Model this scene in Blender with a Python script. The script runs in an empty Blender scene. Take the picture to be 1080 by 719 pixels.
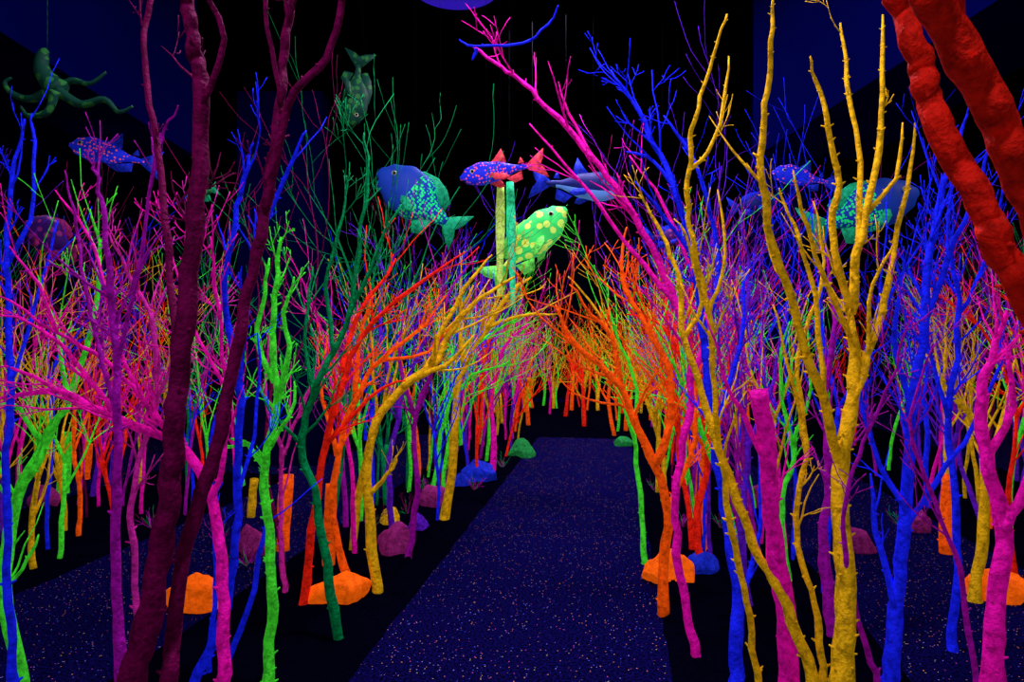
import bpy, math, random, bmesh
from mathutils import Vector, Matrix, noise

R = random.Random(11)
sc = bpy.context.scene
sc.view_settings.view_transform = 'Standard'
sc.view_settings.look = 'None'

# ------------------------------------------------------------------ camera
CAMH = 1.5
F = 720.0
YAW = math.radians(8.45)
RT = Vector((math.cos(YAW), math.sin(YAW), 0))
FW = Vector((-math.sin(YAW), math.cos(YAW), 0))
CAM = Vector((0, 0, CAMH))
def at(u, v, d):
    return CAM + RT * ((u - 540) / F * d) + FW * d + Vector((0, 0, (359.5 - v) / F * d))
def gd(v):
    return CAMH * F / (v - 359.5)

cd = bpy.data.cameras.new('camera'); cam = bpy.data.objects.new('camera', cd)
sc.collection.objects.link(cam); sc.camera = cam
cd.sensor_width = 36; cd.lens = 24.0; cd.clip_start = 0.05
cam.location = CAM
cam.rotation_euler = (math.radians(90), 0, YAW)

# ------------------------------------------------------------------ materials
def nodes(name):
    m = bpy.data.materials.new(name); m.use_nodes = True
    nt = m.node_tree; b = nt.nodes['Principled BSDF']
    return m, nt, b

def paint(name, col, emis=0.28, rough=0.65, var=0.62):
    m, nt, b = nodes(name)
    tc = nt.nodes.new('ShaderNodeTexCoord')
    n = nt.nodes.new('ShaderNodeTexNoise'); n.inputs['Scale'].default_value = 30; n.inputs['Detail'].default_value = 8
    n.inputs['Roughness'].default_value = 0.7
    nt.links.new(tc.outputs['Object'], n.inputs['Vector'])
    r = nt.nodes.new('ShaderNodeValToRGB')
    r.color_ramp.elements[0].position = 0.36; r.color_ramp.elements[1].position = 0.58
    r.color_ramp.elements[0].color = tuple(c * (1 - var) for c in col) + (1,)
    r.color_ramp.elements[1].color = tuple(col) + (1,)
    nt.links.new(n.outputs['Fac'], r.inputs['Fac'])
    nt.links.new(r.outputs['Color'], b.inputs['Base Color'])
    nt.links.new(r.outputs['Color'], b.inputs['Emission Color'])
    b.inputs['Emission Strength'].default_value = emis
    b.inputs['Roughness'].default_value = rough
    b.inputs['Specular IOR Level'].default_value = 0.05
    n2 = nt.nodes.new('ShaderNodeTexNoise'); n2.inputs['Scale'].default_value = 70; n2.inputs['Detail'].default_value = 6
    nt.links.new(tc.outputs['Object'], n2.inputs['Vector'])
    bp = nt.nodes.new('ShaderNodeBump'); bp.inputs['Strength'].default_value = 0.8; bp.inputs['Distance'].default_value = 0.012
    nt.links.new(n2.outputs['Fac'], bp.inputs['Height']); nt.links.new(bp.outputs['Normal'], b.inputs['Normal'])
    return m

def spots(name, base, spot, scale=18, thr=0.32, emis=0.3, back=None):
    m, nt, b = nodes(name)
    tc = nt.nodes.new('ShaderNodeTexCoord')
    v = nt.nodes.new('ShaderNodeTexVoronoi'); v.inputs['Scale'].default_value = scale
    v.inputs['Randomness'].default_value = 0.55
    nt.links.new(tc.outputs['Object'], v.inputs['Vector'])
    lt = nt.nodes.new('ShaderNodeMath'); lt.operation = 'LESS_THAN'; lt.inputs[1].default_value = thr
    nt.links.new(v.outputs['Distance'], lt.inputs[0])
    mx = nt.nodes.new('ShaderNodeMix'); mx.data_type = 'RGBA'
    mx.inputs['A'].default_value = tuple(base) + (1,); mx.inputs['B'].default_value = tuple(spot) + (1,)
    fac = lt.outputs[0]
    if back is not None:
        sp = nt.nodes.new('ShaderNodeSeparateXYZ'); nt.links.new(tc.outputs['Object'], sp.inputs[0])
        l2 = nt.nodes.new('ShaderNodeMath'); l2.operation = 'LESS_THAN'; l2.inputs[1].default_value = back
        nt.links.new(sp.outputs['X'], l2.inputs[0])
        mu = nt.nodes.new('ShaderNodeMath'); mu.operation = 'MULTIPLY'
        nt.links.new(lt.outputs[0], mu.inputs[0]); nt.links.new(l2.outputs[0], mu.inputs[1])
        fac = mu.outputs[0]
    nt.links.new(fac, mx.inputs['Factor'])
    nt.links.new(mx.outputs['Result'], b.inputs['Base Color'])
    nt.links.new(mx.outputs['Result'], b.inputs['Emission Color'])
    b.inputs['Emission Strength'].default_value = emis
    b.inputs['Roughness'].default_value = 0.6; b.inputs['Specular IOR Level'].default_value = 0.1
    return m

PAL = {
 'yellow': paint('yellow_paint', (0.88, 0.50, 0.006), 0.20),
 'magenta': paint('magenta_paint', (0.84, 0.004, 0.40), 0.32),
 'purple': paint('purple_paint', (0.36, 0.004, 0.38), 0.26),
 'violet': paint('violet_paint', (0.12, 0.010, 0.62), 0.24),
 'blue': paint('blue_paint', (0.008, 0.016, 1.0), 0.36),
 'green': paint('green_paint', (0.06, 0.85, 0.03), 0.34),
 'teal': paint('teal_paint', (0.0, 0.30, 0.08), 0.14),
 'orange': paint('orange_paint', (1.0, 0.10, 0.003), 0.42),
 'red': paint('red_paint', (0.95, 0.018, 0.006), 0.34),
 'maroon': paint('maroon_paint', (0.19, 0.001, 0.075), 0.10),
 'darkred': paint('scarlet_paint', (0.80, 0.014, 0.006), 0.14),
 'pink': paint('pink_paint', (0.66, 0.02, 0.38), 0.22),
}
KEYS = list(PAL.keys()); MI = {k: i for i, k in enumerate(KEYS)}

# ------------------------------------------------------------------ mesh builder
class MB:
    def __init__(s): s.v = []; s.f = []; s.m = []
    def tube(s, pts, rad, mi=0, seg=6, jit=0.06):
        n = len(pts)
        if n < 2: return
        t0 = (pts[1] - pts[0]).normalized()
        a = Vector((0, 0, 1)) if abs(t0.z) < 0.9 else Vector((1, 0, 0))
        nrm = t0.cross(a).normalized()
        base = len(s.v)
        for i in range(n):
            if i == 0: t = t0
            elif i == n - 1: t = (pts[i] - pts[i - 1])
            else: t = (pts[i + 1] - pts[i - 1])
            if t.length < 1e-9: t = t0.copy()
            t = t.normalized()
            nrm = (nrm - t * nrm.dot(t))
            if nrm.length < 1e-6: nrm = t.orthogonal()
            nrm.normalize()
            bn = t.cross(nrm)
            r = rad[i] * (1 + R.uniform(-jit, jit))
            for k in range(seg):
                an = 2 * math.pi * k / seg
                s.v.append(pts[i] + (nrm * math.cos(an) + bn * math.sin(an)) * r * (1 + R.uniform(-jit, jit) * .8))
        for i in range(n - 1):
            for k in range(seg):
                k2 = (k + 1) % seg
                s.f.append((base + i * seg + k, base + i * seg + k2, base + (i + 1) * seg + k2, base + (i + 1) * seg + k)); s.m.append(mi)
        s.f.append(tuple(base + k for k in reversed(range(seg)))); s.m.append(mi)
        s.f.append(tuple(base + (n - 1) * seg + k for k in range(seg))); s.m.append(mi)
    def poly(s, verts, faces, mi=0):
        b = len(s.v); s.v += [Vector(x) for x in verts]
        for f in faces: s.f.append(tuple(b + i for i in f)); s.m.append(mi)
    def obj(s, name, mats, smooth=True, matrix=None):
        me = bpy.data.meshes.new(name); me.from_pydata([tuple(x) for x in s.v], [], s.f)
        for m in mats: me.materials.append(m)
        me.polygons.foreach_set('material_index', s.m)
        me.polygons.foreach_set('use_smooth', [smooth] * len(s.f))
        me.update()
        o = bpy.data.objects.new(name, me); sc.collection.objects.link(o)
        if matrix is not None: o.matrix_world = matrix
        return o

def box(name, x0, x1, y0, y1, z0, z1, mat):
    mb = MB()
    vs = [(x0,y0,z0),(x1,y0,z0),(x1,y1,z0),(x0,y1,z0),(x0,y0,z1),(x1,y0,z1),(x1,y1,z1),(x0,y1,z1)]
    mb.poly(vs, [(0,3,2,1),(4,5,6,7),(0,1,5,4),(1,2,6,5),(2,3,7,6),(3,0,4,7)])
    return mb.obj(name, [mat], False)

def rv():
    return Vector((R.uniform(-1,1), R.uniform(-1,1), R.uniform(-1,1)))

def grow(mb, p, d, L, r0, r1, mi, level, seg=5, up=0.12, wander=0.22, kids=(2,4)):
    n = max(4, int(L / 0.085)); n = min(n, 13)
    st = L / n
    pts = [p.copy()]; rad = [r0]; dirs = [d.normalized()]
    d = d.normalized()
    for i in range(n):
        d = (d + rv() * wander + Vector((0, 0, up))).normalized()
        p = p + d * st
        pts.append(p.copy()); rad.append(r0 + (r1 - r0) * (i + 1) / n); dirs.append(d.copy())
    mb.tube(pts, rad, mi, seg)
    if level > 0:
        for k in range(R.randint(*kids)):
            i = R.randint(max(1, n // 4), n - 1)
            q = rv(); q = (q - dirs[i] * q.dot(dirs[i])).normalized()
            grow(mb, pts[i], dirs[i] * 0.8 + q * R.uniform(0.45, 0.8), L * R.uniform(0.35, 0.65), rad[i] * 0.65, max(r1 * 0.7, 0.0018), mi, level - 1, 4, up, wander, (1, 3))
    return pts, rad, dirs

# ------------------------------------------------------------------ hand-laid trees
def cr(P, sub):
    out = []
    n = len(P)
    for i in range(n - 1):
        p0 = P[max(i-1, 0)]; p1 = P[i]; p2 = P[i+1]; p3 = P[min(i+2, n-1)]
        for k in range(sub):
            t = k / sub
            out.append(tuple(0.5 * ((2*b) + (-a + c) * t + (2*a - 5*b + 4*c - e) * t*t + (-a + 3*b - 3*c + e) * t**3)
                        for a, b, c, e in zip(p0, p1, p2, p3)))
    out.append(tuple(P[-1]))
    return out

def tree(col, d, strands, name=None, twigs=1.0, lean=0.35, nubs=0.6, tl=0.28, rootz=0.0, wob=4.5, thin=0.88, cut=False):
    mb = MB(); samples = []
    for si, s in enumerate(strands):
        P = list(s[0]); w0, w1 = s[1] * thin, s[2] * thin
        root = si == 0 or len(s) > 3
        ddv = R.uniform(-lean, lean)
        if root: dst = d + (0 if si == 0 else R.uniform(-0.15, 0.15))
        else:
            q = min(samples, key=lambda a: (a[0]-P[0][0])**2 + (a[1]-P[0][1])**2)
            dst = q[2]
            if (q[0]-P[0][0])**2 + (q[1]-P[0][1])**2 < 30**2: P[0] = (q[0], q[1])
            else: P.insert(0, (q[0], q[1]))
        tot = sum(math.hypot(P[i+1][0]-P[i][0], P[i+1][1]-P[i][1]) for i in range(len(P)-1)) + 1e-6
        acc = 0; Q = []
        for i, p in enumerate(P):
            if i: acc += math.hypot(p[0]-P[i-1][0], p[1]-P[i-1][1])
            Q.append((p[0], p[1], dst + ddv * min(1, tot / 450) * acc / tot))
        sub = max(3, int(tot / len(P) / 11))
        S = cr(Q, sub)
        nS = len(S)
        pts = []; rad = []
        sd = R.uniform(0, 100)
        offscr = P[-1][1] < 0
        for i, q in enumerate(S):
            t = i / (nS - 1)
            wv = noise.noise_vector(Vector((i * 0.5, sd, 0.3)))
            wd = wob * (0 if i == 0 else 1)
            pts.append(at(q[0] + wv.x * wd, q[1] + wv.y * wd, q[2] + wv.z * 0.03))
            w = w0 + (w1 - w0) * t ** 0.62
            w *= 1 + 0.16 * noise.noise(Vector((i * 0.33, sd, 7)))
            if not (cut and si == 0) and not offscr: w *= 1 - 0.6 * t ** 7
            rad.append(max(w, 1.5) * 0.5 * q[2] / F)
            samples.append((q[0], q[1], q[2]))
        if root and rootz is not None and pts[0].z > rootz:
            z = pts[0].z; dr = pts[0] - pts[1]
            k = min(0.5, z * 0.4)
            h = Vector((dr.x, dr.y, 0)); h = h.normalized() * min(h.length, 1) * k if h.length > 1e-6 else h
            ext = []
            m = max(2, int(z / 0.12))
            for j in range(m, 0, -1):
                t = j / m
                ext.append(Vector((pts[0].x + h.x * t, pts[0].y + h.y * t, z - (z - rootz + 0.02) * t)))
            pts = ext + pts; rad = [rad[0] * (1 + 0.25 * (m - i) / m) for i in range(m)] + rad
        elif root and rootz is not None:
            pts[0].z = rootz - 0.02
        wm = max(w0, w1)
        mb.tube(pts, rad, 0, 16 if wm > 30 else (10 if wm > 7 else 6), 0.02 if wm > 30 else 0.06)
        n = len(pts); i0 = (n - nS) + int(nS * (0.35 if root else 0.12))
        nt_ = int(twigs * tot / 60)
        for k in range(nt_):
            i = R.randint(min(i0, n-2), n - 2)
            t = (pts[i+1] - pts[i]).normalized()
            q = rv(); q = (q - t * q.dot(t)).normalized()
            L = tl * R.uniform(0.4, 1.5) * d / 3
            grow(mb, pts[i], t * 0.9 + q * R.uniform(0.4, 0.8), L, min(rad[i] * 0.5, .008 * d / 3), 0.0018 * d / 3, 0, 2, 5, 0.10, 0.2, (0, 3))
        for k in range(int(nubs * tot / 22)):
            i = R.randint(max(1, n - nS), n - 2)
            t = (pts[i+1] - pts[i]).normalized()
            q = rv(); q = (q - t * q.dot(t)).normalized()
            a = pts[i]; r = rad[i]; e = min(r, .012) * R.uniform(.6, 1.6)
            nr = min(r * .45, .0065)
            mb.tube([a, a + q * r + t * e * .3, a + q * (r + e * .9) + t * e * .8], [nr, nr * .9, nr * .45], 0, 5, 0)
    return mb.obj(name or col + '_painted_tree', [PAL[col]])

# --- left side
tree('maroon', 1.7, [
 ([(140,719),(165,610),(181,500),(188,400),(204,250),(213,110),(205,50),(195,-10)], 34, 15),
 ([(188,400),(180,300),(170,180),(152,60),(160,-10)], 11, 6),
 ([(213,110),(235,40),(215,-10)], 9, 6)], twigs=0.35, nubs=.3)
tree('maroon', 1.75, [
 ([(178,719),(190,600),(228,470),(255,340),(280,220),(296,110),(300,50),(308,-10)], 22, 10),
 ([(280,220),(305,110),(342,60),(366,-8)], 12, 8),
 ([(296,110),(285,50),(280,-5)], 8, 5)], twigs=0.3, nubs=.3)
tree('purple', 2.2, [
 ([(128,719),(122,560),(124,440),(120,330),(108,220),(98,170)], 15, 5),
 ([(124,440),(100,350),(82,250),(70,180)], 7, 3),
 ([(122,380),(150,260),(165,160),(190,110)], 6, 3)], twigs=1.1)
tree('magenta', 2.4, [
 ([(235,719),(236,620),(225,530),(190,470),(120,440),(60,412),(-10,424)], 17, 8),
 ([(190,470),(150,420),(110,380),(60,350),(0,310)], 8, 4),
 ([(120,440),(80,380),(30,340),(-5,330)], 7, 3),
 ([(225,530),(240,440),(232,340),(222,250)], 8, 4),
 ([(60,412),(20,390),(-10,385)], 5, 3),
 ([(150,420),(120,350),(100,260),(60,200)], 6, 3),
 ([(60,350),(40,300),(10,260)], 5, 3),
 ([(232,400),(200,340),(180,260)], 5, 3)], twigs=1.5)
tree('pink', 2.6, [
 ([(150,719),(142,600),(140,520),(165,420),(160,340),(130,280),(110,240)], 10, 4),
 ([(165,420),(200,330),(205,240)], 5, 3)], twigs=1.5)
tree('green', 2.6, [
 ([(22,719),(6,620),(14,540),(45,470),(72,425)], 17, 12),
 ([(72,425),(95,350),(105,270),(95,220)], 9, 3),
 ([(72,425),(60,350),(40,290)], 7, 3),
 ([(6,620),(28,590),(40,565)], 6, 3),
 ([(45,470),(20,430),(-5,425)], 7, 4)], twigs=1.3)
tree('blue', 2.5, [
 ([(14,719),(8,600),(6,500),(12,400),(8,280),(12,190),(28,125)], 12, 5),
 ([(8,280),(30,230),(36,150),(32,120)], 6, 4),
 ([(12,400),(40,320),(60,230)], 6, 3)], twigs=0.9)
tree('blue', 2.75, [
 ([(205,719),(240,640),(250,540),(254,420),(258,330),(275,250),(300,190),(322,140)], 13, 6),
 ([(254,420),(238,320),(248,230),(258,190),(268,150)], 9, 5),
 ([(250,540),(270,440),(272,350)], 6, 3)], twigs=0.8)
tree('blue', 2.9, [
 ([(235,719),(262,640),(278,570),(285,540)], 9, 5),
 ([(220,719),(228,600),(222,480),(240,400)], 8, 4, 1)], twigs=0.5)
tree('green', 2.9, [
 ([(283,719),(287,640),(285,560),(278,490),(290,430),(287,360),(292,300),(296,250)], 15, 7),
 ([(278,490),(262,470),(245,462)], 8, 4),
 ([(290,430),(305,380),(300,330),(312,290)], 9, 4),
 ([(287,400),(272,360),(278,310),(285,270)], 8, 4),
 ([(285,480),(305,440),(312,400)], 7, 3)], twigs=1.8, nubs=2.2, tl=0.13)
tree('teal', 3.36, [
 ([(360,682),(346,610),(335,530),(318,470),(330,420),(352,370),(372,320),(380,250),(388,190),(385,140)], 14, 4),
 ([(352,370),(345,300),(358,240),(365,185)], 7, 3),
 ([(318,470),(285,430),(270,400)], 6, 3),
 ([(372,320),(400,260),(425,215)], 6, 3),
 ([(330,420),(322,340),(330,280)], 6, 3)], twigs=1.2, tl=0.24)
tree('red', 3.84, [
 ([(319,642),(330,560),(343,470),(362,400),(385,350),(430,310),(490,265)], 12, 4),
 ([(362,400),(372,340),(400,300),(420,270)], 8, 3),
 ([(343,470),(390,420),(430,400)], 7, 3)], twigs=1.6)
tree('orange', 4.1, [
 ([(372,622),(352,560),(356,480),(375,420),(400,380),(440,350),(470,310)], 11, 4),
 ([(375,420),(380,360),(392,310)], 8, 3),
 ([(356,480),(340,420),(345,360)], 7, 3),
 ([(400,380),(450,370),(480,340)], 6, 3)], twigs=1.4)
tree('yellow', 3.98, [
 ([(398,631),(392,560),(386,490),(398,445),(425,408),(455,385),(478,345),(505,315),(545,292)], 15, 6),
 ([(425,408),(445,395),(480,380),(500,350)], 10, 4),
 ([(455,385),(470,340),(500,290),(520,268)], 8, 3),
 ([(386,530),(410,500),(418,480)], 7, 4)], twigs=1.2)
tree('yellow', 5.6, [
 ([(468,552),(478,500),(482,430),(490,385),(512,345),(540,310),(560,290)], 13, 5),
 ([(490,385),(485,340),(500,300)], 8, 3),
 ([(512,345),(545,335),(590,330)], 7, 3)], twigs=1.4)
tree('purple', 4.6, [
 ([(430,594),(440,520),(438,440),(460,380),(470,320),(500,270)], 9, 3),
 ([(438,440),(420,380),(425,330)], 6, 3)], twigs=1.5)
tree('pink', 4.0, [
 ([(300,628),(296,560),(300,480),(318,430),(350,360)], 8, 3),
 ([(300,480),(280,420),(285,350)], 6, 3)], twigs=1.3)
tree('violet', 5.0, [
 ([(415,575),(410,500),(420,430),(400,350),(410,280),(440,240)], 9, 3),
 ([(420,430),(450,350),(470,290)], 6, 3)], twigs=1.3)
tree('green', 6.6, [
 ([(455,520),(462,470),(475,420),(490,380),(520,350),(560,330)], 7, 3),
 ([(475,420),(500,395),(540,380)], 5, 2)], twigs=2)
tree('magenta', 7.5, [
 ([(518,503),(520,450),(520,410),(530,370),(560,340)], 9, 3),
 ([(520,410),(505,370),(500,330)], 5, 2)], twigs=1.3)

# --- right side
tree('orange', 3.74, [
 ([(700,650),(698,590),(704,540),(690,490),(675,455),(655,410),(632,385),(605,360),(585,320)], 16, 6),
 ([(690,490),(708,430),(700,380),(672,330),(655,290),(660,240)], 12, 4),
 ([(655,410),(650,370),(625,330),(600,300)], 8, 3),
 ([(704,540),(728,480),(735,430),(725,380)], 9, 3),
 ([(675,455),(665,430),(620,420),(590,400)], 5, 2)], twigs=1.6, nubs=1)
tree('red', 4.4, [
 ([(742,602),(735,540),(745,480),(738,420),(715,370),(690,340),(660,330)], 11, 3),
 ([(745,480),(765,420),(770,360)], 7, 3),
 ([(738,420),(728,350),(735,290)], 6, 3)], twigs=1.6)
tree('green', 4.6, [
 ([(680,592),(676,520),(668,460),(672,410),(650,350),(640,300)], 8, 3),
 ([(668,460),(655,420),(640,380)], 5, 2)], twigs=1.4)
tree('yellow', 5.2, [
 ([(705,567),(700,500),(690,440),(660,380),(630,330),(600,290)], 8, 3),
 ([(690,440),(700,380),(680,330)], 6, 3)], twigs=1.6)
tree('magenta', 3.2, [
 ([(735,697),(722,630),(712,560),(718,480),(730,400),(712,320),(670,230),(625,165),(575,110),(535,75),(498,48)], 12, 6),
 ([(712,320),(680,280),(650,240),(610,190),(560,130)], 8, 3),
 ([(730,400),(745,340),(720,260),(690,200),(665,165)], 8, 3),
 ([(625,165),(600,120),(590,90)], 5, 3)], twigs=0.7)
tree('magenta', 2.85, [
 ([(832,719),(828,640),(815,560),(810,480),(800,410)], 24, 20),
 ([(810,490),(785,440),(765,400),(745,330)], 9, 3)], twigs=0.3, cut=True)
tree('yellow', 2.7, [
 ([(858,719),(830,640),(795,575),(768,500),(745,430),(722,355),(714,290),(695,240),(674,204)], 16, 5),
 ([(722,355),(740,320),(728,260),(712,230)], 7, 3)], twigs=0.5, nubs=1)
tree('yellow', 2.9, [
 ([(800,719),(785,620),(765,520),(752,420),(748,330),(730,250),(726,180),(738,100),(768,14)], 9, 6),
 ([(726,180),(748,160),(762,110),(768,60)], 6, 4),
 ([(748,330),(765,270),(760,200)], 6, 3)], twigs=0.4, nubs=2)
tree('yellow', 2.55, [
 ([(888,719),(892,620),(886,500),(900,410),(897,330)], 28, 15),
 ([(897,330),(902,270),(918,210),(930,120),(930,15)], 13, 6),
 ([(886,500),(868,420),(838,330),(812,240),(803,150),(812,70),(816,0)], 13, 7),
 ([(897,330),(880,250),(882,180),(868,110),(852,60)], 11, 5),
 ([(900,410),(930,330),(948,240),(968,130)], 11, 5),
 ([(902,290),(908,190),(896,100),(888,25)], 8, 5),
 ([(918,230),(945,190),(952,130)], 7, 4),
 ([(868,420),(862,330),(842,250),(822,200)], 8, 4),
 ([(900,440),(915,380),(920,300),(940,260)], 8, 4),
 ([(897,360),(872,300),(850,240),(838,180)], 8, 4)], twigs=0.4, nubs=2.2)
tree('yellow', 2.75, [
 ([(868,719),(862,650),(840,560),(850,470),(842,380),(868,290),(858,210)], 10, 4),
 ([(850,470),(835,400),(815,320)], 6, 3)], twigs=0.5, nubs=1.8)
tree('blue', 2.95, [
 ([(776,719),(778,640),(768,550),(752,450),(742,360),(732,270),(712,200),(680,130),(645,75)], 19, 5),
 ([(742,360),(758,280),(740,190),(700,120)], 8, 4),
 ([(752,450),(780,370),(785,290)], 8, 4),
 ([(732,270),(700,230),(670,190)], 6, 3),
 ([(712,200),(690,170),(660,160)], 5, 3),
 ([(778,640),(800,560),(800,460)], 8, 4)], twigs=1.2)
tree('blue', 2.85, [
 ([(938,719),(944,640),(956,540),(960,440),(974,350),(980,260),(1000,180),(1020,120)], 21, 6),
 ([(974,350),(1000,270),(1030,200),(1045,150)], 9, 4),
 ([(956,540),(920,470),(905,400)], 9, 4),
 ([(960,440),(945,360),(955,280)], 8, 4),
 ([(944,640),(925,560),(918,500)], 10, 5),
 ([(956,560),(1000,490),(1030,440),(1060,380)], 8, 4)], twigs=1.2)
tree('darkred', 1.15, [
 ([(1300,719),(1230,560),(1150,430),(1068,290),(1035,215),(985,120),(968,60),(940,-15)], 48, 26),
 ([(1150,430),(1110,260),(1070,170),(1035,90),(975,-15)], 44, 40),
 ([(1035,90),(1012,40),(1010,-15)], 20, 15)], name='scarlet_painted_tree', twigs=0, nubs=0.2, wob=5)
tree('magenta', 2.6, [
 ([(1048,719),(1050,640),(1058,560),(1040,480),(1034,420),(1048,370),(1062,330)], 28, 9),
 ([(1058,560),(1085,500),(1090,400)], 16, 8),
 ([(1040,480),(1068,430),(1062,360)], 12, 5)], twigs=0.8)
tree('purple', 2.7, [
 ([(925,719),(902,640),(890,560),(905,480),(940,400),(960,330)], 8, 3),
 ([(1030,719),(1010,600),(975,500),(960,440),(985,360)], 8, 3, 1)], twigs=1.0)
tree('purple', 3.4, [
 ([(880,672),(868,580),(875,500),(870,420),(880,340),(870,260)], 16, 5),
 ([(875,500),(905,430),(920,350)], 8, 3)], twigs=1.2)
tree('violet', 3.8, [
 ([(790,640),(782,560),(790,470),(776,390),(790,300),(780,220)], 11, 4),
 ([(790,470),(815,400),(830,320)], 7, 3)], twigs=1.4)
tree('green', 4.2, [
 ([(832,616),(826,540),(835,470),(822,400),(830,340)], 9, 3),
 ([(835,470),(855,410),(850,350)], 6, 3)], twigs=1.4)
tree('yellow', 3.95, [
 ([(1028,630),(1036,570),(1038,500),(1035,455),(1000,410),(975,370)], 16, 5),
 ([(1038,500),(1060,430),(1070,380)], 8, 4)], twigs=0.9)
tree('red', 4.2, [
 ([(1070,610),(1062,520),(1072,440),(1050,370),(1010,320)], 8, 3),
 ([(1072,440),(1100,380),(1060,310)], 5, 2)], twigs=2)
tree('blue', 2.9, [([(560,42),(520,50),(496,50),(484,44)], 3, 2.5),
 ([(560,42),(578,25),(590,6)], 3, 2.5), ([(500,50),(498,62)], 5, 4)], name='hanging_blue_branch', twigs=0, rootz=None)
tree('blue', 3.3, [
 ([(1005,686),(1010,560),(1000,440),(1012,330),(1000,240),(1010,170)], 12, 4),
 ([(1000,440),(975,340),(985,250)], 7, 3),
 ([(1012,330),(1045,260),(1060,190)], 6, 3)], twigs=1.0)

# ------------------------------------------------------------------ sawn stubs
def stub(col, u, v, vtop, w, du=3):
    d = gd(v)
    return tree(col, d, [([(u, v), (u + du * .4, (v + vtop) / 2), (u + du, vtop)], w, w * 0.95)], name=col + '_log_stump', twigs=0, nubs=0.3, lean=0.05, wob=1, cut=True, thin=1)
stub('orange', 298, 580, 500, 14, 5)
stub('orange', 346, 600, 510, 13, 4)
stub('orange', 90, 505, 468, 10)
stub('yellow', 265, 545, 505, 9)
stub('green', 66, 520, 455, 12, 8)
stub('orange', 998, 583, 500, 14, 3)
stub('orange', 1040, 560, 500, 12, 2)

# ------------------------------------------------------------------ thickets
def small_tree(mb, x, y, H, col, lean, thin=1.0):
    mi = MI[col]
    r = R.uniform(0.010, 0.022) * (0.6 + 0.2 * H) * thin
    th = H * R.uniform(0.3, 0.5)
    d = Vector((lean.x * 0.15 + R.uniform(-.12, .12), lean.y * .15 + R.uniform(-.12, .12), 1))
    pts, rad, dirs = grow(mb, Vector((x, y, 0.0)), d, th, r * 1.25, r * 0.95, mi, 0, 7, 0.12, 0.12)
    for k in range(R.randint(3, 5)):
        i = len(pts) - 1 if k < 2 else R.randint(len(pts) // 2, len(pts) - 1)
        q = Vector((R.uniform(-1, 1), R.uniform(-1, 1), 0))
        dd = dirs[i] + q * 0.45 + lean * R.uniform(0.05, 0.5)
        grow(mb, pts[i], dd, (H - th) * R.uniform(0.7, 1.1), r * 0.65, 0.0025, mi, 2, 5, 0.07, 0.17, (2, 4))

def thicket(n, x0, x1, y0, y1, h0, h1, leanx, cols, mind=3.9, thin=1.0):
    mb = MB(); c = 0; tries = 0
    while c < n and tries < 5000:
        tries += 1
        x = R.uniform(x0, x1); y = R.uniform(y0, y1)
        if (Vector((x, y, 0))).dot(FW) < mind: continue
        small_tree(mb, x, y, R.uniform(h0, h1), R.choice(cols), Vector((leanx * R.uniform(0.2, 1), R.uniform(-.2, .1), 0)), thin)
        c += 1
    return mb.obj('painted_branch_thicket', [PAL[k] for k in KEYS])
warm = ['orange', 'red', 'magenta', 'yellow', 'purple', 'green', 'orange', 'red', 'yellow', 'orange']
mixc = ['orange', 'red', 'magenta', 'yellow', 'purple', 'violet', 'blue', 'green', 'teal', 'green', 'purple', 'magenta', 'yellow']
cool = ['blue', 'violet', 'purple', 'blue', 'maroon', 'teal']
thicket(36, -2.15, -1.3, 4.5, 11.0, 1.7, 2.35, 0.8, mixc)
thicket(36, 0.42, 1.25, 4.3, 11.0, 1.7, 2.4, -0.8, mixc + ['red', 'orange'])
thicket(9, -2.1, -1.5, 3.9, 8, 2.4, 2.9, 0.1, cool, 3.9, .7)
thicket(13, 0.6, 1.25, 3.8, 8, 2.5, 3.0, -0.15, cool, 3.9, .7)
thicket(27, -5.0, -3.6, 3.6, 6.7, 1.5, 2.2, 0.2, mixc + ['green', 'magenta', 'yellow', 'red'], 3.4)
thicket(7, -5.0, -3.7, 3.8, 6.7, 2.4, 2.8, 0.1, cool, 3.6, .7)
thicket(14, -5.0, -3.6, 8.8, 11.0, 1.5, 2.2, 0.3, mixc)
thicket(34, 2.75, 4.3, 3.4, 11.0, 1.6, 2.4, -0.3, mixc + ['purple', 'blue', 'violet', 'red'], 3.4)
thicket(13, 2.75, 4.0, 3.6, 8.0, 2.5, 2.9, -0.2, cool + ['magenta'], 3.6, .7)
thicket(74, -2.9, 2.4, 10.6, 16.0, 1.2, 2.0, 0.0, warm, 10.4, 1.7)

# ------------------------------------------------------------------ room shell
def surf(name, col, rough=0.8, nscale=2.0, var=0.4):
    m, nt, b = nodes(name)
    tc = nt.nodes.new('ShaderNodeTexCoord')
    n = nt.nodes.new('ShaderNodeTexNoise'); n.inputs['Scale'].default_value = nscale; n.inputs['Detail'].default_value = 6
    nt.links.new(tc.outputs['Object'], n.inputs['Vector'])
    r = nt.nodes.new('ShaderNodeValToRGB')
    r.color_ramp.elements[0].color = tuple(c * (1 - var) for c in col) + (1,)
    r.color_ramp.elements[1].color = tuple(col) + (1,)
    nt.links.new(n.outputs['Fac'], r.inputs['Fac']); nt.links.new(r.outputs['Color'], b.inputs['Base Color'])
    b.inputs['Roughness'].default_value = rough; b.inputs['Specular IOR Level'].default_value = 0.0
    return m
wallm = surf('wall_black_blue', (0.0005, 0.0008, 0.010))
ceilm = surf('ceiling_black', (0.0003, 0.0003, 0.002))
soffm = surf('soffit_blue', (0.0005, 0.0012, 0.060))
pilm = surf('pillar_blue', (0.0005, 0.001, 0.035))
bedm = surf('bed_gravel', (0.0012, 0.0012, 0.009), nscale=40, var=0.8)

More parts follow.
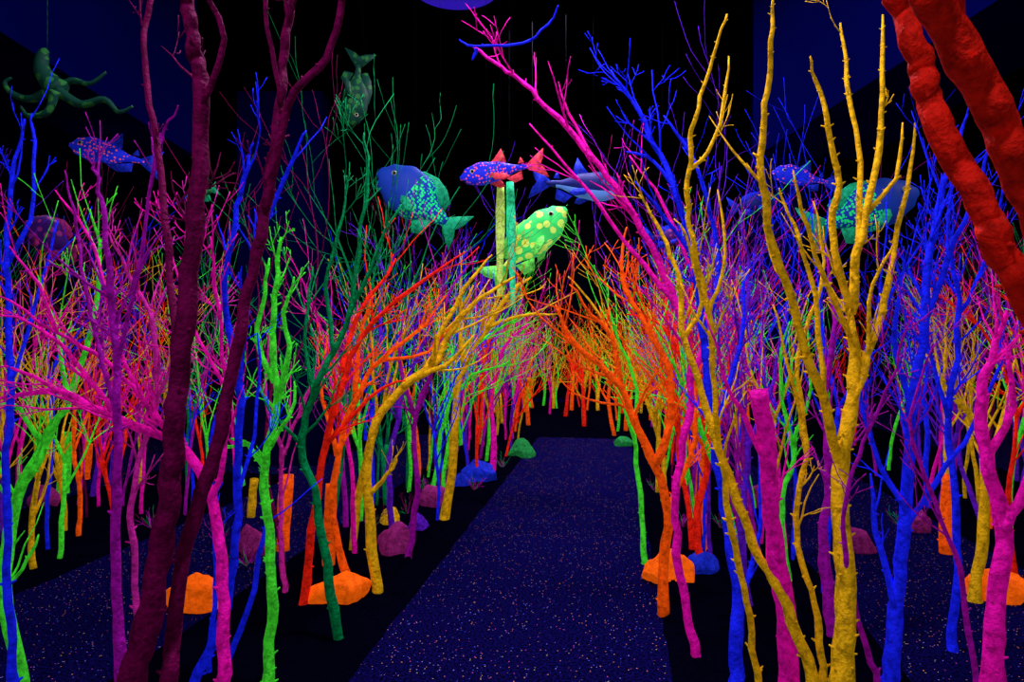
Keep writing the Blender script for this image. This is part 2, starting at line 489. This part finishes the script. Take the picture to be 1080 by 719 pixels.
def carpet():
    m, nt, b = nodes('speckled_carpet')
    tc = nt.nodes.new('ShaderNodeTexCoord')
    n = nt.nodes.new('ShaderNodeTexNoise'); n.inputs['Scale'].default_value = 75; n.inputs['Detail'].default_value = 3
    nt.links.new(tc.outputs['Object'], n.inputs['Vector'])
    r = nt.nodes.new('ShaderNodeValToRGB')
    r.color_ramp.elements[0].position = 0.40; r.color_ramp.elements[1].position = 0.64
    r.color_ramp.elements[0].color = (0.0006, 0.0006, 0.008, 1); r.color_ramp.elements[1].color = (0.006, 0.004, 0.105, 1)
    nt.links.new(n.outputs['Fac'], r.inputs['Fac'])
    v = nt.nodes.new('ShaderNodeTexVoronoi'); v.inputs['Scale'].default_value = 48
    nt.links.new(tc.outputs['Object'], v.inputs['Vector'])
    lt = nt.nodes.new('ShaderNodeMath'); lt.operation = 'LESS_THAN'; lt.inputs[1].default_value = 0.145
    nt.links.new(v.outputs['Distance'], lt.inputs[0])
    sp = nt.nodes.new('ShaderNodeSeparateColor'); nt.links.new(v.outputs['Color'], sp.inputs[0])
    cr_ = nt.nodes.new('ShaderNodeValToRGB'); cr_.color_ramp.interpolation = 'CONSTANT'
    e = cr_.color_ramp.elements; e[0].position = 0; e[0].color = (0.8, 0.28, 0.10, 1); e[1].position = 0.3; e[1].color = (0.3, 0.28, 0.8, 1)
    for p, c in ((0.5, (0.08, 0.14, 0.9, 1)), (0.7, (0.6, 0.08, 0.4, 1)), (0.85, (0.55, 0.45, 0.15, 1))):
        x = e.new(p); x.color = c
    nt.links.new(sp.outputs[0], cr_.inputs['Fac'])
    g = nt.nodes.new('ShaderNodeMath'); g.operation = 'GREATER_THAN'; g.inputs[1].default_value = 0.35
    nt.links.new(sp.outputs[1], g.inputs[0])
    mu = nt.nodes.new('ShaderNodeMath'); mu.operation = 'MULTIPLY'
    nt.links.new(lt.outputs[0], mu.inputs[0]); nt.links.new(g.outputs[0], mu.inputs[1])
    mx = nt.nodes.new('ShaderNodeMix'); mx.data_type = 'RGBA'
    nt.links.new(mu.outputs[0], mx.inputs['Factor']); nt.links.new(r.outputs['Color'], mx.inputs['A']); nt.links.new(cr_.outputs['Color'], mx.inputs['B'])
    nt.links.new(mx.outputs['Result'], b.inputs['Base Color'])
    nt.links.new(cr_.outputs['Color'], b.inputs['Emission Color'])
    em = nt.nodes.new('ShaderNodeMath'); em.operation = 'MULTIPLY'; em.inputs[1].default_value = 0.12
    nt.links.new(mu.outputs[0], em.inputs[0]); nt.links.new(em.outputs[0], b.inputs['Emission Strength'])
    b.inputs['Roughness'].default_value = 0.9; b.inputs['Specular IOR Level'].default_value = 0.0
    return m
box('floor', -7, 7, -2, 18, -0.1, 0, carpet())
box('ceiling', -7, 7, -2, 18, 4.5, 4.6, ceilm)
box('wall_left', -7.1, -7, -2, 18, 0, 4.5, wallm)
box('wall_right', 7, 7.1, -2, 18, 0, 4.5, wallm)
box('wall_back', -7, 7, 18, 18.1, 0, 4.5, wallm)
box('wall_front', -7, 7, -2.1, -2, 0, 4.5, wallm)

def prism(name, pts, z0, z1, mat):
    mb = MB(); n = len(pts)
    vs = [(p[0], p[1], z0) for p in pts] + [(p[0], p[1], z1) for p in pts]
    fs = [tuple(reversed(range(n))), tuple(range(n, 2*n))] + [(i, (i+1) % n, n + (i+1) % n, n + i) for i in range(n)]
    mb.poly(vs, fs); return mb.obj(name, [mat], False)
def cw(X, d):
    p = CAM + RT * X + FW * d; return (p.x, p.y)
prism('soffit_left', [cw(-2.6, 0.3), cw(-2.35, 0.3), cw(-2.58, 5.6), cw(-3.3, 5.6)], 3.0, 4.5, soffm)
prism('soffit_right', [cw(2.3, 0.3), cw(2.6, 0.3), cw(2.9, 5.6), cw(1.98, 5.6)], 3.0, 4.5, soffm)
prism('pillar_left', [cw(-3.3, 8.2), cw(-2.28, 8.2), cw(-2.28, 8.5), cw(-3.3, 8.5)], 0, 4.5, pilm)
prism('pillar_right', [cw(2.9, 7.9), cw(3.4, 7.9), cw(3.4, 8.3), cw(2.9, 8.3)], 0, 4.5, pilm)

def bed(x0, x1, y0, y1):
    mb = MB(); nx = 14; ny = int((y1 - y0) * 8)
    for j in range(ny + 1):
        for i in range(nx + 1):
            x = x0 + (x1 - x0) * i / nx; y = y0 + (y1 - y0) * j / ny
            e = i in (0, nx) or j in (0, ny)
            z = 0.0 if e else 0.025 + 0.02 * (noise.noise(Vector((x * 7, y * 7, 0))) + 0.3)
            mb.v.append(Vector((x + (0.02 * noise.noise(Vector((y * 5, x, 4))) if e else 0), y, max(z, 0.0))))
    for j in range(ny):
        for i in range(nx):
            a = j * (nx + 1) + i
            mb.f.append((a, a + 1, a + nx + 2, a + nx + 1)); mb.m.append(0)
    # loose lumps of gravel
    for k in range(int((x1 - x0) * (y1 - y0) * 22)):
        c = Vector((R.uniform(x0 + .04, x1 - .04), R.uniform(y0 + .05, y1 - .05), .03)); r = R.uniform(.012, .035)
        vs = [c + Vector((math.cos(a) * r * R.uniform(.8, 1.2), math.sin(a) * r * R.uniform(.8, 1.2), 0)) for a in [i * 1.0472 for i in range(6)]]
        vs += [c + (q - c) * .6 + Vector((0, 0, r * .8)) for q in vs]
        mb.poly(vs, [(i, (i+1) % 6, 6 + (i+1) % 6, 6 + i) for i in range(6)] + [tuple(range(6, 12))])
    return mb.obj('gravel_bed', [bedm])
bed(-2.2, -1.16, 0.2, 10.6); bed(0.26, 1.3, 0.2, 10.6); bed(-5.2, -3.5, 0.2, 7.2); bed(-5.2, -3.5, 8.6, 10.6); bed(2.65, 4.5, 0.2, 10.6); bed(-4.5, 4.5, 10.6, 16.5)

# ------------------------------------------------------------------ rocks
ROCKM = {'orange': paint('orange_rock_paint', (1.0, 0.13, 0.003), 0.55, var=.4), 'blue': paint('blue_rock_paint', (0.01, 0.03, 0.7), 0.25),
         'pink': paint('pink_rock_paint', (0.34, 0.02, 0.20), 0.16), 'yellow': PAL['yellow'], 'green': paint('green_rock_paint', (0.02, 0.35, 0.07), 0.2), 'violet': PAL['violet']}
def rock(col, u, v, wpx, hpx):
    d = gd(v)
    bm = bmesh.new(); bmesh.ops.create_icosphere(bm, subdivisions=4, radius=1)
    sd = R.uniform(0, 50); W = wpx / 2 / F * d; H = hpx / F * d
    pl = [(rv().normalized(), R.uniform(.55, .8)) for _ in range(12)]
    for q in bm.verts:
        c = q.co.copy()
        for n_, k_ in pl:
            e = c.dot(n_) - k_
            if e > 0: c -= n_ * e * .9
        c *= 1 + 0.14 * noise.noise(c * 1.4 + Vector((sd, 0, 0))) + 0.06 * noise.noise(c * 5 + Vector((0, sd, 0)))
        q.co = Vector((c.x * W * 1.3, c.y * W * 1.0, max(0, (c.z + 0.4)) * H * 0.95))
    for f in bm.faces: f.smooth = True
    me = bpy.data.meshes.new(col + '_painted_rock'); bm.to_mesh(me); bm.free()
    me.materials.append(ROCKM[col])
    o = bpy.data.objects.new(col + '_painted_rock', me); sc.collection.objects.link(o)
    p = at(u, v, d); o.location = (p.x, p.y, 0.0); o.rotation_euler = (0, 0, R.uniform(-.4, .4) + YAW)
for a in [('orange',358,637,56,26),('orange',208,640,62,30),('orange',703,614,44,26),('blue',738,606,34,22),('pink',415,586,32,28),
          ('pink',455,536,26,22),('blue',507,508,40,20),('yellow',410,555,18,16),('pink',268,585,28,26),('pink',46,535,36,20),
          ('green',549,482,24,18),('green',657,470,18,10),('orange',1052,632,50,24),('pink',905,580,30,22),('pink',800,535,30,20),
          ('blue',488,515,18,14),('violet',440,562,22,16),('pink',965,560,28,18)]:
    rock(*a)

# tufts of small dark coral among the beds
mb = MB()
for (u, v) in [(448,520),(392,560),(430,545),(470,515),(500,520),(530,495),(690,520),(720,560),(260,600),(230,575),(760,560),(950,560),(160,560)]:
    p = at(u, v, gd(v)); p.z = 0.02
    for k in range(14):
        dd = Vector((R.uniform(-1, 1), R.uniform(-1, 1), R.uniform(.7, 1.6)))
        grow(mb, p, dd, R.uniform(.08, .2), .004, .0015, R.choice([MI['teal'], MI['purple'], MI['maroon']]), 1, 4, .02, .2, (0, 2))
mb.obj('dwarf_coral_tufts', [PAL[k] for k in KEYS])

# ------------------------------------------------------------------ hanging fish
def lerp_prof(prof, t):
    for (a, b), (c, d) in zip(prof, prof[1:]):
        if a <= t <= c:
            k = (t - a) / (c - a); k = k * k * (3 - 2 * k); return b + (d - b) * k
    return prof[-1][1]

eyew = paint('eye_white', (0.6, 0.6, 0.4), 0.15); eyeb = paint('eye_black', (0.002, 0.002, 0.004), 0)
wirem = surf('wire_black', (0.004, 0.004, 0.005))
def fish(name, u, v, d, L, ang, body, fin, hr=0.34, wr=0.2, flip=1, toward=0.0, kind='fish', wires=True, tilt=0.0, belly=None):
    mb = MB()
    prof = {'fish': [(0, .16), (.12, .22), (.5, 1), (.72, .98), (.9, .6), (1, .12)],
            'shark': [(0, .16), (.15, .25), (.5, .85), (.7, 1), (.88, .75), (1, .15)],
            'round': [(0, .2), (.15, .36), (.45, 1), (.68, 1), (.88, .66), (1, .18)]}[kind]
    N = 22; S = 18
    base = len(mb.v)
    for i in range(N + 1):
        t = i / N; h = lerp_prof(prof, t) * hr * L * .5; w = lerp_prof(prof, t) ** 0.8 * wr * L * .5
        if t < .15: w *= 0.6 + t * 2.6
        for k in range(S):
            a = 2 * math.pi * k / S
            zz = math.sin(a) * h * (1.08 if math.sin(a) > 0 else 0.92)
            mb.v.append(Vector(((t - .5) * L * .82 + .09 * L, math.cos(a) * w, zz)))
    for i in range(N):
        for k in range(S):
            k2 = (k + 1) % S
            mb.f.append((base + i*S + k, base + i*S + k2, base + (i+1)*S + k2, base + (i+1)*S + k))
            mb.m.append(5 if belly and 10 <= k <= 16 and i > 2 else 0)
    mb.f.append(tuple(base + k for k in reversed(range(S)))); mb.m.append(0)
    mb.f.append(tuple(base + N*S + k for k in range(S))); mb.m.append(0)
    def finp(poly, th=0.010, M=Matrix.Identity(4), mi=1):
        n = len(poly); th *= L
        vs = [M @ Vector((p[0]*L, -th, p[1]*L)) for p in poly] + [M @ Vector((p[0]*L, th, p[1]*L)) for p in poly]
        mb.poly(vs, [tuple(range(n)), tuple(reversed(range(n, 2*n)))] + [((i+1) % n, i, n + i, n + (i+1) % n) for i in range(n)], mi)
    top = hr * .5
    ts = min(max(hr, .28), .36)
    finp([(-.28, .03), (-.38, ts*.35), (-.50, ts*.62), (-.47, ts*.2), (-.43, 0), (-.47, -ts*.2), (-.50, -ts*.58), (-.38, -ts*.32), (-.28, -.03)])
    if kind == 'shark':
        finp([(.14, top*.8), (.06, top*1.3), (-.02, top*1.9), (-.04, top*1.3), (-.05, top*.7)])
        finp([(-.18, top*.4), (-.22, top*.9), (-.25, top*.4)])
    else:
        finp([(.25, top*.75), (.15, top*1.15), (0, top*1.28), (-.14, top*1.1), (-.24, top*.75), (-.22, top*.3)])
    finp([(-.02, -top*.7), (-.1, -top*1.2), (-.2, -top*1.0), (-.2, -top*.3)])
    for sy in (-1, 1):
        M = Matrix.Translation((.16*L, sy*wr*.42*L, -top*.25*L)) @ Matrix.Rotation(sy*math.radians(40), 4, 'X') @ Matrix.Rotation(-sy * math.radians(18), 4, 'Z')
        finp([(.03, .02), (-.04, -.01), (-.16, -.10), (-.19, -.17), (-.12, -.17), (-.02, -.09)], .01, M)
        c = Vector((.36*L, sy*wr*.5*L*lerp_prof(prof, .83)**.8 * .93, top*.28*L))
        for rr, mi, off in ((.026, 2, 0), (.016, 3, .016)):
            q = []; f = []
            for a in range(7):
                for b in range(10):
                    th = math.pi * a / 6; ph = 2*math.pi*b/10
                    q.append(c + Vector((math.sin(th)*math.cos(ph), sy*(math.cos(th)*.6) + sy*off/rr*.9, math.sin(th)*math.sin(ph))) * rr*L)
            for a in range(6):
                for b in range(10):
                    f.append((a*10+b, a*10+(b+1)%10, (a+1)*10+(b+1)%10, (a+1)*10+b))
            mb.poly(q, f, mi)
    ml = [Vector((.5*L - abs(k)*.012*L - .012*L, k*wr*.05*L*1.5, -top*.18*L - abs(k)*.01*L)) for k in (-3, -2, -1, 0, 1, 2, 3)]
    mb.tube(ml, [.006*L]*7, 3, 5, 0)
    a = math.radians(ang)
    fwd = (RT*math.cos(a) + Vector((0,0,1))*math.sin(a) - FW*toward).normalized()
    up = Vector((0,0,1)) + FW * tilt
    if abs(math.sin(a)) > .8: up = RT * flip + FW*0.3
    side = up.cross(fwd).normalized(); up = fwd.cross(side)
    M = Matrix((fwd, side, up)).transposed().to_4x4(); M.translation = at(u, v, d)
    if wires:
        inv = M.inverted()
        for tx in (.18, -.12):
            p = M @ Vector((tx*L, 0, top*.7*L)); mb.tube([inv @ p, inv @ Vector((p.x, p.y, 4.5))], [.0010, .0010], 4, 4, 0)
    return mb.obj(name, [body, fin, eyew, eyeb, wirem] + ([belly] if belly else []), True, M)

m_spot = spots('blue_skin_orange_dots', (0.008, 0.02, 0.60), (1.0, 0.10, 0.08), 40, .30, .38)
m_parrot = spots('blue_skin_green_dots', (0.006, 0.035, 0.30), (0.01, 0.75, 0.16), 44, .44, .28, back=.10)
m_green = spots('green_yellow_skin', (0.04, 0.62, 0.12), (0.60, 0.85, 0.12), 12, .45, .5)
m_dim = spots('dim_green_skin', (0.004, 0.05, 0.03), (0.02, 0.16, 0.03), 20, .4, .05)
m_whale = spots('dark_blue_skin', (0.006, 0.012, 0.13), (0.03, 0.08, 0.4), 9, .2, .1)
m_belly = spots('whale_belly', (0.12, 0.3, 0.8), (0.1, 0.2, 0.7), 14, .3, .3)
m_purp = spots('purple_skin', (0.04, 0.006, 0.14), (0.25, 0.02, 0.18), 18, .35, .12)
f_blue = paint('fin_blue', (0.012, 0.03, 0.6), .25); f_green = paint('fin_green', (0.01, 0.42, 0.18), .2)
f_lime = paint('fin_lime', (0.15, 0.8, 0.10), .4)
f_pink = paint('fin_pink', (0.35, 0.015, 0.15), .12); f_red = paint('fin_orange_red', (0.9, 0.06, 0.10), .3)

fish('spotted_fish_sculpture', 531, 180, 5.4, .70, 192, m_spot, f_red, .26, .2, kind='shark', toward=.12)
fish('parrotfish_sculpture', 443, 214, 5.0, .74, 143, m_parrot, f_green, .48, .22, kind='round', toward=.1)
fish('whale_sculpture', 607, 196, 5.9, .80, -8, m_whale, f_blue, .32, .26, kind='shark', toward=.2, belly=m_belly)
fish('green_fish_sculpture', 556, 260, 6.2, .98, 44, m_green, f_lime, .34, .22, kind='fish', toward=.1)
fish('hanging_green_fish_sculpture', 375, 94, 5.2, .58, -97, m_dim, m_dim, .34, .3, kind='fish')
fish('spotted_fish_sculpture', 122, 164, 4.9, .62, 168, m_spot, f_blue, .28, .2, kind='shark', toward=.15)
fish('purple_fish_sculpture', 56, 252, 4.9, .45, 150, m_purp, f_pink, .55, .3, kind='round')
fish('spotted_fish_sculpture', 850, 188, 5.2, .52, 170, m_spot, f_blue, .30, .2, kind='shark')
fish('parrotfish_sculpture', 908, 224, 5.0, .88, 20, m_parrot, f_green, .40, .22, kind='round')
fish('purple_fish_sculpture', 705, 250, 6.0, .45, 0, m_purp, f_blue, .36, .2, kind='fish')
fish('green_fish_sculpture', 213, 205, 6.0, .30, 200, m_dim, f_green, .45, .2, kind='round')
fish('whale_sculpture', 795, 215, 6.6, .5, 10, m_whale, f_blue, .36, .2, kind='fish')

tb = MB()
for (u0, u1, va, vb, mi) in ((528, 527, 195, 312, 0), (538, 541, 192, 322, 1)):
    pts = [at(u0 + (u1 - u0) * k / 12, va + (vb - va) * k / 12, 5.7) for k in range(13)]
    tb.tube(pts, [.030 + .008 * math.sin(k * .4) for k in range(13)], mi, 10, .05)
    tb.tube([pts[0], Vector((pts[0].x, pts[0].y, 4.5))], [.0015, .0015], 2, 4, 0)
tb.obj('sea_tube_sculpture', [paint('tube_yellow_green', (0.5, 0.75, 0.12), .55), paint('tube_green', (0.03, 0.7, 0.3), .55), wirem])

# tentacled creature hanging just on the room side of the soffit, upper left
ob = MB()
DO = 3.45
def spx(pts, r0, r1, d):
    S = cr([(p[0], p[1], d) for p in pts], 5); P = [at(*q) for q in S]; n = len(P)
    ob.tube(P, [(r0 + (r1 - r0) * i / (n - 1)) * .74 for i in range(n)], 0, 8, .04)
spx([(62,96),(50,84),(44,70),(46,57),(50,53)], .08, .02, DO)
spx([(58,92),(35,104),(15,100),(5,88),(12,82)], .035, .008, DO)
spx([(60,95),(85,110),(110,105),(125,118),(140,112)], .035, .008, DO - .07)
spx([(60,95),(75,85),(95,88),(112,76)], .03, .008, DO + .07)
spx([(58,96),(50,118),(30,122),(22,112)], .03, .008, DO - .15)
p = at(50, 56, DO); ob.tube([p, Vector((p.x, p.y, 4.5))], [.0015, .0015], 0, 4, 0)
ob.obj('octopus_sculpture', [m_dim])

# ceiling lamp disc
mb = MB(); c = at(490, -6, 6.0); n = 40
vs = []; fs = []
for (r, z) in ((.42, 4.5), (.42, 4.43), (.38, 4.40), (.36, 4.415)):
    for k in range(n):
        vs.append((c.x + r * math.cos(2*math.pi*k/n), c.y - .35 + r * math.sin(2*math.pi*k/n), z))
for j in range(3):
    for k in range(n): fs.append((j*n+k, j*n+(k+1)%n, (j+1)*n+(k+1)%n, (j+1)*n+k))
mb.poly(vs, fs, 0); mb.poly([vs[3*n+k] for k in range(n)], [tuple(range(n))], 1)
lm, nt, b = nodes('uv_glow'); b.inputs['Base Color'].default_value = (.02, .01, .2, 1)
b.inputs['Emission Color'].default_value = (.05, .015, 1, 1); b.inputs['Emission Strength'].default_value = 0.35
mb.obj('blacklight_ceiling_lamp', [wirem, lm])

# ------------------------------------------------------------------ lights
def area(x, y, z, tx, ty, tz, size, e, col=(0.92, 0.78, 1.0)):
    l = bpy.data.lights.new('blacklight_and_key', 'AREA'); l.energy = e; l.size = size; l.color = col
    o = bpy.data.objects.new('blacklight_and_key', l); sc.collection.objects.link(o)
    o.location = (x, y, z); o.rotation_euler = (Vector((tx, ty, tz)) - Vector((x, y, z))).to_track_quat('-Z', 'Y').to_euler()
area(-0.4, 2.6, 4.35, -0.4, 4.6, 0, 0.5, 125)
area(-0.6, 6.0, 4.35, -0.6, 7.2, 0, 0.5, 105)
area(-0.2, 9.6, 4.35, -0.2, 11, 0, 0.5, 120)
area(-0.5, 13, 4.35, -0.5, 14, 0, 0.5, 100)
area(-4.2, 5.0, 4.35, -4.2, 6, 0, 0.5, 50)
area(4.0, 5.0, 4.35, 3.6, 6, 0, 0.5, 50)
area(-0.6, -0.8, 4.0, 0.7, 4.0, 2.0, 0.5, 60)  # added key light behind the camera, brightens the upright branches; no lamp hangs there

w = bpy.data.worlds.new('world'); sc.world = w; w.use_nodes = True
w.node_tree.nodes['Background'].inputs['Color'].default_value = (0.0, 0.0, 0.02, 1)
w.node_tree.nodes['Background'].inputs['Strength'].default_value = 0.1
print('verts', sum(len(o.data.vertices) for o in bpy.data.objects if o.type == 'MESH'))
